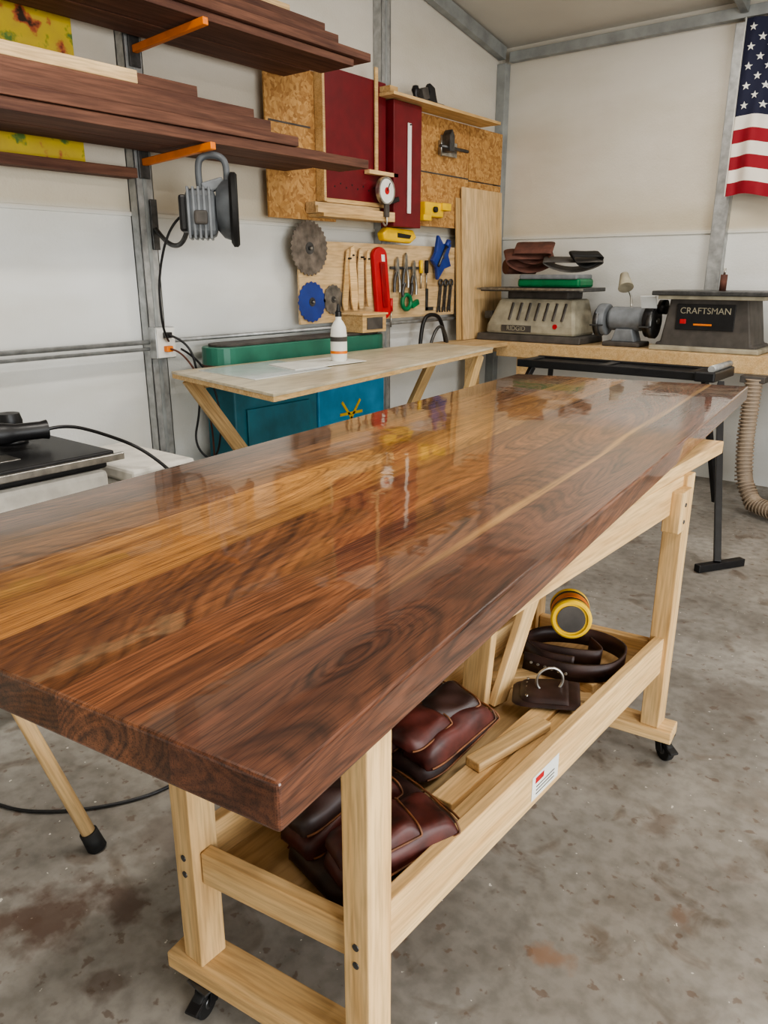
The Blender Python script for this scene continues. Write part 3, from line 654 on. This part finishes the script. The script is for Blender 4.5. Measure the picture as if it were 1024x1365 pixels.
# ------------------------------------------------------------------ flag
def flagmat():
    m,nt,b=nm('flag_cloth'); tc=N(nt,'ShaderNodeTexCoord'); sp=N(nt,'ShaderNodeSeparateXYZ'); L(nt,tc.outputs['UV'],sp.inputs[0])
    u,v_=sp.outputs[0],sp.outputs[1]
    s=math_(nt,'FLOOR',math_(nt,'MULTIPLY',v_,13)); odd=math_(nt,'MODULO',s,2.0)
    stripes=mixc(nt,odd,lin((140,24,38)),lin((222,216,206)))
    cu=math_(nt,'LESS_THAN',u,.4); cv=math_(nt,'GREATER_THAN',v_,6/13)
    can=math_(nt,'MULTIPLY',cu,cv); col=mixc(nt,can,stripes,lin((24,28,54)))
    L(nt,col,b.inputs['Base Color']); b.inputs['Roughness'].default_value=.8; return m
FM=flagmat()
with group('american_flag'):
    n=90;mz=30;W=1.75;Hh=1.07;x0=-1.66;vs=[];fs=[]
    def fp(u,v_): 
        return Vector((x0+W*u, 5.86+.028*math.sin(u*44+v_*4)*(1.15-v_)+.012*math.sin(u*83-v_*5), 2.01+Hh*v_-.03*math.sin(u*math.pi)*v_+.016*math.sin(u*26)*(1-v_)))
    for i in range(n+1):
        for j in range(mz+1): vs.append(fp(i/n,j/mz))
    for i in range(n):
        for j in range(mz): a=i*(mz+1)+j; fs.append((a,a+mz+1,a+mz+2,a+1))
    me=bpy.data.meshes.new('cloth'); me.from_pydata([tuple(q) for q in vs],[],fs); uv=me.uv_layers.new()
    for l in me.loops: i,j=divmod(l.vertex_index,mz+1); uv.data[l.index].uv=(i/n,j/mz)
    o=bpy.data.objects.new('cloth',me); link(o,FM,True)
    vs=[];fs=[]
    def star(u,v_,r):
        k=len(vs); c=fp(u,v_)+Vector((0,-.005,0)); vs.append(c)
        for q in range(10):
            a=math.pi/2+q*math.pi/5; rr=r if q%2==0 else r*.4
            p=fp(u+rr*math.cos(a)/W,v_+rr*math.sin(a)/Hh)+Vector((0,-.005,0)); vs.append(p)
        for q in range(10): fs.append((k,k+1+q,k+1+(q+1)%10))
    for r in range(9):
        for c in range(6 if r%2==0 else 5):
            star((.4/12)*(1+2*c+(r%2)),6/13+(7/13)/10*(r+1),.026)
    mesh('stars',vs,fs,paperw)
    cyl('header_rod',(x0-.02,5.90,3.085),(x0+W,5.90,3.085),.008,steel,n=10)
    beam('header_tape',(x0+.008,5.845,2.01),(x0+.008,5.845,3.08),.003,.02,paperw,.0005)

# ------------------------------------------------------------------ left-wall fixtures
X0=XL+.006
with group('osb_wall_panels'):
    box('panel_1',(X0+.072,3.28,1.82),(X0+.085,3.86,2.64),OSB,.001)
    box('panel_2',(X0+.072,4.60,1.84),(X0+.085,5.40,2.58),OSB,.001)
    box('panel_3',(X0+.072,5.41,2.2),(X0+.085,5.90,2.58),OSB,.001)
    box('panel_4',(X0+.072,5.41,1.84),(X0+.085,5.90,2.19),OSB,.001)
    box('seam_strip',(X0+.0855,3.30,2.33),(X0+.088,3.64,2.34),dgrey,0)
    box('seam_strip_b',(X0+.0855,4.64,2.20),(X0+.088,5.40,2.21),dgrey,0)
with group('red_wall_cabinet'):
    box('left_panel',(X0+.09,3.70,1.95),(X0+.15,4.29,2.67),red_d,.003)
    box('left_frame',(X0+.088,3.680,1.93),(X0+.155,3.70,2.69),ledgew,.002)
    box('lower_rail',(X0+.088,3.70,1.925),(X0+.155,4.29,1.95),ledgew,.002)
    box('door_panel',(X0+.09,4.31,1.81),(X0+.20,4.62,2.58),red_d,.004)
    for i in range(9): cyl('peg_hole_%d'%i,(X0+.150,3.78+.055*i,2.02+.02*(i%2)),(X0+.1515,3.78+.055*i,2.02+.02*(i%2)),.006,black,n=10)
with group('straightedge'):
    box('bar',(X0+.202,4.455,1.90),(X0+.209,4.495,2.46),white,.002)
    cyl('hang_nail',(X0+.2,4.475,2.45),(X0+.222,4.475,2.45),.005,dsteel,n=10)
with group('wooden_t_square'):
    box('blade',(X0+.156,4.16,2.14),(X0+.166,4.19,2.74),ledgew,.001)
    box('head',(X0+.155,4.06,2.115),(X0+.20,4.36,2.14),pine,.002)
with group('wall_ledge'):
    box('ledge_shelf',(X0+.086,3.60,1.835),(X0+.22,4.30,1.855),ledgew,.002)
    box('ledge_lip',(X0+.20,3.55,1.855),(X0+.22,4.30,1.895),pine,.002)
    box('ledge_box',(X0+.09,3.58,1.856),(X0+.17,4.2,1.92),ply,.002)
with group('upper_wall_shelf'):
    box('board',(X0+.086,4.22,2.585),(X0+.27,5.55,2.605),ledgew,.002)
    box('end_block',(X0+.151,4.22,2.606),(X0+.24,4.30,2.64),ledgew,.002)
with group('block_plane'):
    box('sole',(X0+.14,4.52,2.606),(X0+.22,4.86,2.625),dsteel,.003)
    lathe('front_knob',[(0,0),(.02,0),(.016,.02),(.028,.05),(.018,.075),(0,.08)],(X0+.18,4.57,2.625),(0,0,1),black)
    prism('handle',[(4.70,2.625),(4.82,2.625),(4.80,2.66),(4.78,2.72),(4.72,2.74),(4.70,2.72),(4.72,2.68)],'X',X0+.165,X0+.195,black,.006)
    box('frog',(X0+.15,4.62,2.625),(X0+.21,4.69,2.70),dgrey,.006,(20,0,0))
with group('bench_clamp_fixture'):
    box('mount',(X0+.089,4.98,2.33),(X0+.11,5.20,2.43),steel,.003)
    cyl('screw',(X0+.15,4.92,2.38),(X0+.15,5.28,2.38),.012,dsteel,n=14)
    prism('jaw',[(5.0,2.35),(5.06,2.35),(5.06,2.46),(5.03,2.50),(5.0,2.46)],'X',X0+.111,X0+.18,dsteel,.004)
    cyl('handle_bar',(X0+.15,4.93,2.31),(X0+.15,4.93,2.45),.007,steel,n=10)
with group('drill_guide_tool'):
    box('body',(X0+.09,4.75,1.90),(X0+.15,4.98,2.0),yellow,.01)
    box('foot_1',(X0+.09,4.70,1.87),(X0+.17,4.80,1.91),yellow,.004); box('foot_2',(X0+.09,4.94,1.95),(X0+.17,5.05,2.0),yellow,.004)
    cyl('bushing',(X0+.15,4.86,1.95),(X0+.17,4.86,1.95),.02,black)
with group('yellow_torpedo_tool'):
    prism('body',[(4.28,1.72),(4.58,1.71),(4.65,1.75),(4.61,1.80),(4.32,1.808),(4.26,1.77)],'X',X0+.09,X0+.15,yellow,.012)
    prism('slot',[(4.42,1.745),(4.56,1.74),(4.58,1.765),(4.42,1.775)],'X',X0+.15,X0+.153,black,.001)
with group('hanging_dial_scale'):
    p=(X0+.21,4.19,2.02)
    lathe('dial_rim',[(0,0),(.085,0),(.085,.03),(.075,.032),(.075,.025),(0,.025)],p,(1,0,0),steel)
    cyl('dial_face',(X0+.235,4.19,2.02),(X0+.238,4.19,2.02),.074,white)
    cyl('dial_center',(X0+.238,4.19,2.02),(X0+.241,4.19,2.02),.022,red)
    beam('needle',(X0+.242,4.19,2.02),(X0+.242,4.22,2.07),.003,.006,black,.0005)
    beam('clamp_arm',(X0+.225,4.21,1.95),(X0+.225,4.33,1.98),.02,.03,black,.004)
    box('bracket',(X0+.225,4.17,1.86),(X0+.245,4.21,1.94),dgrey,.003); tube('hook',[(X0+.235,4.19,1.86),(X0+.235,4.20,1.82),(X0+.235,4.17,1.80),(X0+.235,4.15,1.83)],.006,steel)
X1=X0+.048
with group('tool_backboard'):
    box('board',(X1+.03,3.50,1.20),(X1+.045,5.24,1.70),ply,.001)
def sawblade(name,y,z,r,teeth,mat):
    with group(name):
        n=teeth*4
        pts=[]
        for i in range(n):
            a=2*math.pi*i/n; k=i%4; rr=r*(1.0 if k==0 else .985 if k==1 else .93 if k==2 else .94)
            pts.append((y+rr*math.cos(a),z+rr*math.sin(a)))
        prism('disc',pts,'X',X1+.052,X1+.056,mat,0)
        lathe('arbor_ring',[(0,0),(r*.22,0),(r*.22,.002),(0,.002)],(X1+.056,y,z),(1,0,0),dsteel)
        cyl('arbor_hole',(X1+.058,y,z),(X1+.059,y,z),r*.08,black,n=16)
        cyl('hang_peg',(X1+.046,y,z),(X1+.075,y,z),r*.05,steel,n=10)
sawblade('circular_saw_blade',3.59,1.655,.165,30,plain('worn_steel_blade',(120,112,104),.45,.6,.2,20))
sawblade('circular_saw_blade',3.60,1.335,.125,20,blue)
sawblade('circular_saw_blade',3.80,1.345,.095,16,plain('worn_steel_small',(128,124,118),.4,.7,.2,20))
with group('push_sticks'):
    for i,(y,z0,z1,w,tl) in enumerate(((3.90,1.27,1.66,.055,.03),(3.98,1.27,1.68,.065,-.02),(4.06,1.28,1.67,.06,.0),(4.13,1.29,1.66,.045,-.01))):
        prism('stick_%d'%(i+1),[(y-w/2,z0+.05),(y-w/4,z0),(y+w/3,z0),(y+w/2,z0+.08),(y+w/2+tl,z1-.1),(y+w*.2+tl,z1),(y-w*.2+tl,z1-.01),(y-w/2+tl,z1-.12)],'X',X1+.062+.014*(i%2),X1+.075+.014*(i%2),(ledgew,pine,walnut_l,beech)[i],.003)
        cyl('peg_%d'%i,(X1+.046,y+tl,z1-.06),(X1+.10,y+tl,z1-.06),.006,black,n=10)
with group('red_level'):
    pts=[]
    for i in range(13): a=math.pi*i/12; pts.append((4.255+.075*math.cos(a),1.62+.06*math.sin(a)))
    for i in range(13): a=math.pi+math.pi*i/12; pts.append((4.30+.078*math.cos(a),1.26+.06*math.sin(a)))
    prism('body',pts,'X',X1+.05,X1+.085,red,.01)
    prism('raised_grip',[(4.28,1.28),(4.33,1.28),(4.29,1.58),(4.24,1.58)],'X',X1+.085,X1+.094,plain('deep_red_plastic',(140,20,26),.4),.006)
    prism('paper_tag',[(4.265,1.585),(4.30,1.585),(4.295,1.63),(4.26,1.63)],'X',X1+.085,X1+.088,paperw,.001)
with group('hanging_pliers'):
    for i,(y,dz) in enumerate(((4.46,0),(4.56,.03),(4.66,-.02))):
        tube('handle_a_%d'%i,[(X1+.07,y-.005,1.52+dz),(X1+.07,y-.035,1.47+dz),(X1+.07,y-.03,1.38+dz)],.011,dsteel)
        tube('handle_b_%d'%i,[(X1+.07,y+.005,1.52+dz),(X1+.07,y+.035,1.47+dz),(X1+.07,y+.03,1.38+dz)],.011,steel)
        prism('jaw_%d'%i,[(y-.02,1.50+dz),(y+.02,1.50+dz),(y+.012,1.60+dz),(y,1.62+dz),(y-.012,1.60+dz)],'X',X1+.06,X1+.078,steel,.003)
    box('rack_bar',(X1+.046,4.40,1.535),(X1+.058,4.74,1.555),dsteel,.002)
with group('green_spring_clamp'):
    torus('ring',(X1+.08,4.56,1.31),(1,0,0),.05,.016,green2)
    beam('jaw_pad',(X1+.08,4.62,1.28),(X1+.08,4.70,1.31),.03,.04,green2,.006)
    tube('arm_1',[(X1+.08,4.60,1.34),(X1+.08,4.64,1.39),(X1+.08,4.62,1.44)],.012,dsteel); tube('arm_2',[(X1+.08,4.52,1.34),(X1+.08,4.50,1.39),(X1+.08,4.54,1.44)],.012,dsteel)
with group('hanging_screwdrivers'):
    for i,(y,mt) in enumerate(((4.40,red),(4.76,yellow),(4.83,blackg))):
        z=1.60 if i else 1.34
        cyl('handle_%d'%i,(X1+.062,y,z-.09),(X1+.062,y,z),.014,mt,n=14); cyl('shank_%d'%i,(X1+.062,y,z-.20),(X1+.062,y,z-.09),.005,steel,n=10)
    box('small_square',(X1+.047,4.84,1.24),(X1+.053,4.87,1.40),dsteel,.001); box('small_square_blade',(X1+.047,4.84,1.24),(X1+.053,4.94,1.265),dsteel,.001)
with group('blue_angle_clamp'):
    prism('body',[(4.84,1.60),(4.89,1.66),(4.92,1.78),(4.98,1.72),(5.09,1.72),(5.05,1.64),(5.09,1.56),(5.0,1.54),(4.92,1.46),(4.90,1.55)],'X',X1+.078,X1+.11,blue,.008)
    cyl('hang_peg',(X1+.046,4.97,1.62),(X1+.12,4.97,1.62),.008,dsteel,n=10)
    cyl('screw',(X1+.12,4.90,1.56),(X1+.12,5.0,1.70),.010,dsteel,n=12); cyl('knob',(X1+.12,5.0,1.70),(X1+.12,5.03,1.74),.02,blue,n=14)
with group('hanging_wrenches'):
    for i,y in enumerate((5.0,5.07,5.14)):
        beam('shaft_%d'%i,(X1+.060,y,1.26),(X1+.060,y+.02,1.42),.026,.012,dsteel,.002)
        torus('ring_end_%d'%i,(X1+.061,y+.022,1.44),(1,0,0),.022,.008,dsteel,16)
        prism('jaw_%d'%i,[(y-.02,1.22),(y-.008,1.24),(y+.008,1.24),(y+.02,1.22),(y+.018,1.26),(y,1.275),(y-.018,1.26)],'X',X1+.054,X1+.066,dsteel,.001)
with group('leaning_plywood_sheet'):
    beam('sheet_front',(X0+.160,5.58,.998),(X0+.105,5.58,2.14),.60,.012,ply,.001,up=(1,0,0))
    beam('sheet_rear',(X0+.140,5.49,.998),(X0+.092,5.49,2.06),.54,.010,ledgew,.001,up=(1,0,0))
# lumber rack
def rack(name,z):
    with group(name):
        beam('arm',(X0+.078,2.46,z-.045),(-2.93,2.46,z-.018),.03,.032,orange,.004)
        box('bracket_plate',(X0+.070,2.43,z-.12),(X0+.078,2.49,z+.05),dsteel,.002)
        beam('arm_rear',(X0+.078,.3,z-.045),(-2.93,.3,z-.018),.03,.032,orange,.004)
rack('lumber_rack_arm',2.072); rack('lumber_rack_arm',2.562)
def lumber(name,z,specs):
    with group(name):
        for i,(x0,x1,y0,y1,zz,t,mt) in enumerate(specs):
            box('board_%d'%i,(x0,y0,z+zz),(x1,y1,z+zz+t),mt,.003)
lumber('lumber_stack',2.073,[
 (-3.20,-2.98,-.6,3.62,.0,.045,walnut_r),(-3.43,-3.21,-.4,3.40,.0,.045,walnut_r),
 (-3.18,-2.97,-.8,3.05,.048,.045,walnut_r),(-3.42,-3.20,-.5,3.5,.048,.045,walnut_r),
 (-3.22,-2.99,-.7,2.88,.096,.05,walnut_r),(-3.43,-3.24,-.5,3.0,.096,.05,walnut_r),
 (-3.25,-3.02,-.7,2.80,.149,.04,walnut_r),
 (-3.28,-3.03,-.7,2.16,.192,.05,walnut_l),(-3.26,-3.04,2.165,2.48,.192,.045,walnut_r)])
lumber('lumber_stack',2.565,[
 (-3.22,-2.98,-.6,3.50,.0,.035,walnut_r),(-3.43,-3.23,-.4,3.42,.0,.04,walnut_r),
 (-3.25,-2.96,-.8,3.62,.040,.04,walnut_r),(-3.43,-3.26,-.5,3.30,.043,.045,walnut_r),
 (-3.28,-2.98,-.7,3.38,.084,.04,walnut_r),(-3.28,-3.0,-.7,3.30,.128,.035,walnut_r),(-3.30,-3.05,-.7,3.10,.168,.04,walnut_l)])
with group('wall_poster'):
    m,nt,b=nm('poster_print'); v=coords(nt,(1,1,1)); n=N(nt,'ShaderNodeTexNoise'); n.inputs['Scale'].default_value=9; n.inputs['Detail'].default_value=4; L(nt,v,n.inputs['Vector'])
    L(nt,ramp(nt,n.outputs['Fac'],[(.0,(40,70,40)),(.36,(96,130,64)),(.42,(208,184,60)),(.58,(200,174,66)),(.63,(180,96,64)),(.68,(60,44,30))]),b.inputs['Base Color'])
    box('print',(X0+.010,1.0,2.0),(X0+.014,2.18,2.78),m,0); box('lower_batten',(X0+.05,.9,1.945),(X0+.13,2.38,1.99),walnut_r,.003)
with group('wall_storage_hook'):
    box('plate',(X0+.075,2.47,1.62),(X0+.083,2.51,1.86),dsteel,.002)
    tube('hook',[(X0+.085,2.49,1.72),(X0+.15,2.49,1.66),(X0+.24,2.49,1.63),(X0+.31,2.49,1.66),(X0+.33,2.49,1.70)],.012,dsteel)
with group('disc_polisher'):
    n=Vector((.66,.75,0)).normalized(); c=Vector((-2.97,2.53,1.79))
    lathe('pad',[(0,0),(.145,0),(.165,.012),(.165,.03),(.155,.04),(0,.04)],c+n*.03,n,blackg)
    lathe('shroud',[(0,-.03),(.09,-.03),(.125,.0),(.135,.03),(0,.03)],c,n,greyd)
    m4,_=frame(c,c+n); m4.translation=c-n*.10+Vector((0,0,-.02))
    def lbox(nme,sx,sy,sz,off,mt,bv=.015):
        o=box(nme,(-sx,-sy,-sz),(sx,sy,sz),mt,bv); o.matrix_world=m4@Matrix.Translation(off); return o
    lbox('housing',.095,.07,.105,(0,0,0),greyd,.03)
    lbox('housing_cap',.07,.02,.08,(0,-.08,0),black,.015)
    for i in range(5): lbox('fin_%d'%i,.10,.006,.112,(0,-.055+.024*i,0),grey,.004)
    for s in(-1,1): lbox('side_knob_%d'%(s+1),.018,.03,.03,(s*.105,0,-.02),dgrey,.01)
    h=c-n*.04
    tube('loop_handle',[h-n*.06+Vector((0,0,.08)),h-n*.07+Vector((0,0,.19)),h-n*.04+Vector((0,0,.235)),h+n*.04+Vector((0,0,.235)),h+n*.07+Vector((0,0,.19)),h+n*.06+Vector((0,0,.10))],.016,greyd)
    beam('handle_bracket',h-n*.05+Vector((0,0,.09)),h+n*.05+Vector((0,0,.12)),.05,.05,grey,.01)
    tube('cord',[c-n*.18+Vector((0,0,-.02)),c-n*.25+Vector((0,0,-.06)),(-3.24,2.33,1.5),(-3.26,2.34,1.3),(-3.32,2.40,1.2),(-3.38,2.46,1.17)],.006,black)
with group('outlet_box'):
    box('box',(X0+.072,2.40,1.08),(X0+.13,2.52,1.24),galv,.004); box('cover',(X0+.13,2.405,1.085),(X0+.135,2.515,1.235),white,.002)
    for i,z in enumerate((1.13,1.20)): box('plug_%d'%i,(X0+.135,2.44,z-.015),(X0+.165,2.48,z+.015),black if i else orange,.004)
    tube('cord_1',[(X0+.165,2.46,1.20),(X0+.24,2.52,1.17),(X0+.25,2.56,1.0),(X0+.22,2.58,.8),(X0+.24,2.50,.62),(X0+.3,2.60,.5),(X0+.26,2.7,.75),(X0+.22,2.64,1.05),(X0+.2,2.5,1.13)],.006,black)
    tube('cord_2',[(X0+.165,2.46,1.13),(X0+.22,2.50,1.12),(X0+.26,2.60,.9),(X0+.28,2.62,.5),(X0+.2,2.62,.02)],.005,beltb)
with group('hand_clamps_black'):
    tube('curved_arm',[(X0+.14,4.72,.996),(X0+.14,4.74,1.18),(X0+.14,4.86,1.22),(X0+.14,5.0,1.18),(X0+.14,5.06,.996)],.015,black)
    tube('curved_arm_2',[(X0+.18,4.80,.996),(X0+.18,4.86,1.12),(X0+.18,4.98,1.12),(X0+.18,5.02,.996)],.012,dsteel)

# ------------------------------------------------------------------ lights
EM,nt,b=nm('added_light_tube'); b.inputs['Emission Color'].default_value=(1,.95,.89,1); b.inputs['Emission Strength'].default_value=5; b.inputs['Base Color'].default_value=(1,1,1,1)  # glow for the tubes of the added ceiling lamps
def added_light(x,y,z,power):  # ceiling lamp out of view, added to brighten the room
    with group('added_ceiling_light'):
        box('housing',(x-.08,y-.6,z),(x+.08,y+.6,z+.05),white,.006)
        for s in(-.04,.04): cyl('tube_%d'%(s>0),(x+s,y-.58,z-.015),(x+s,y+.58,z-.015),.013,EM,n=16)
        for s in (-.45,.45): cyl('hanger_%d'%(s>0),(x,y+s,z+.05),(x,y+s,roof(y+s)),.004,steel,n=8)
        l=bpy.data.lights.new('light_source','AREA'); l.shape='RECTANGLE'; l.size=.16; l.size_y=1.2; l.energy=power; l.color=(1,.94,.86)
        o=bpy.data.objects.new('light_source',l); o.location=(x,y,z-.04); COL.objects.link(o); o.parent=PARENT[0]
added_light(-1.6,4.4,3.3,32); added_light(-1.6,1.2,3.5,46); added_light(1.2,3.6,3.3,44); added_light(1.2,.3,3.3,44)
sky=bpy.data.worlds.new('sky'); scene.world=sky; sky.use_nodes=True; nt=sky.node_tree
bg=nt.nodes['Background']; st=nt.nodes.new('ShaderNodeTexSky'); st.sky_type='NISHITA'; st.sun_elevation=math.radians(50); st.sun_rotation=math.radians(200); st.sun_disc=False
nt.links.new(st.outputs[0],bg.inputs[0]); bg.inputs[1].default_value=.35
l=bpy.data.lights.new('doorway_daylight','AREA'); l.shape='RECTANGLE'; l.size=2.5; l.size_y=3.9; l.energy=262; l.color=(1,.985,.955)
o=bpy.data.objects.new('doorway_daylight',l); o.location=(XR+.15,.6,1.35); o.rotation_euler=(0,math.radians(90),0); COL.objects.link(o)
try: scene.view_settings.look='AgX - Medium High Contrast'
except Exception: pass

# ------------------------------------------------------------------ camera
cam=bpy.data.cameras.new('camera'); cam.sensor_fit='VERTICAL'; cam.sensor_height=36; cam.lens=1010/1365*36; cam.clip_start=.02
co=bpy.data.objects.new('camera',cam); co.location=(0,0,1.5); co.rotation_euler=(math.radians(90-17.4),0,math.radians(38.4)); COL.objects.link(co)
scene.camera=co
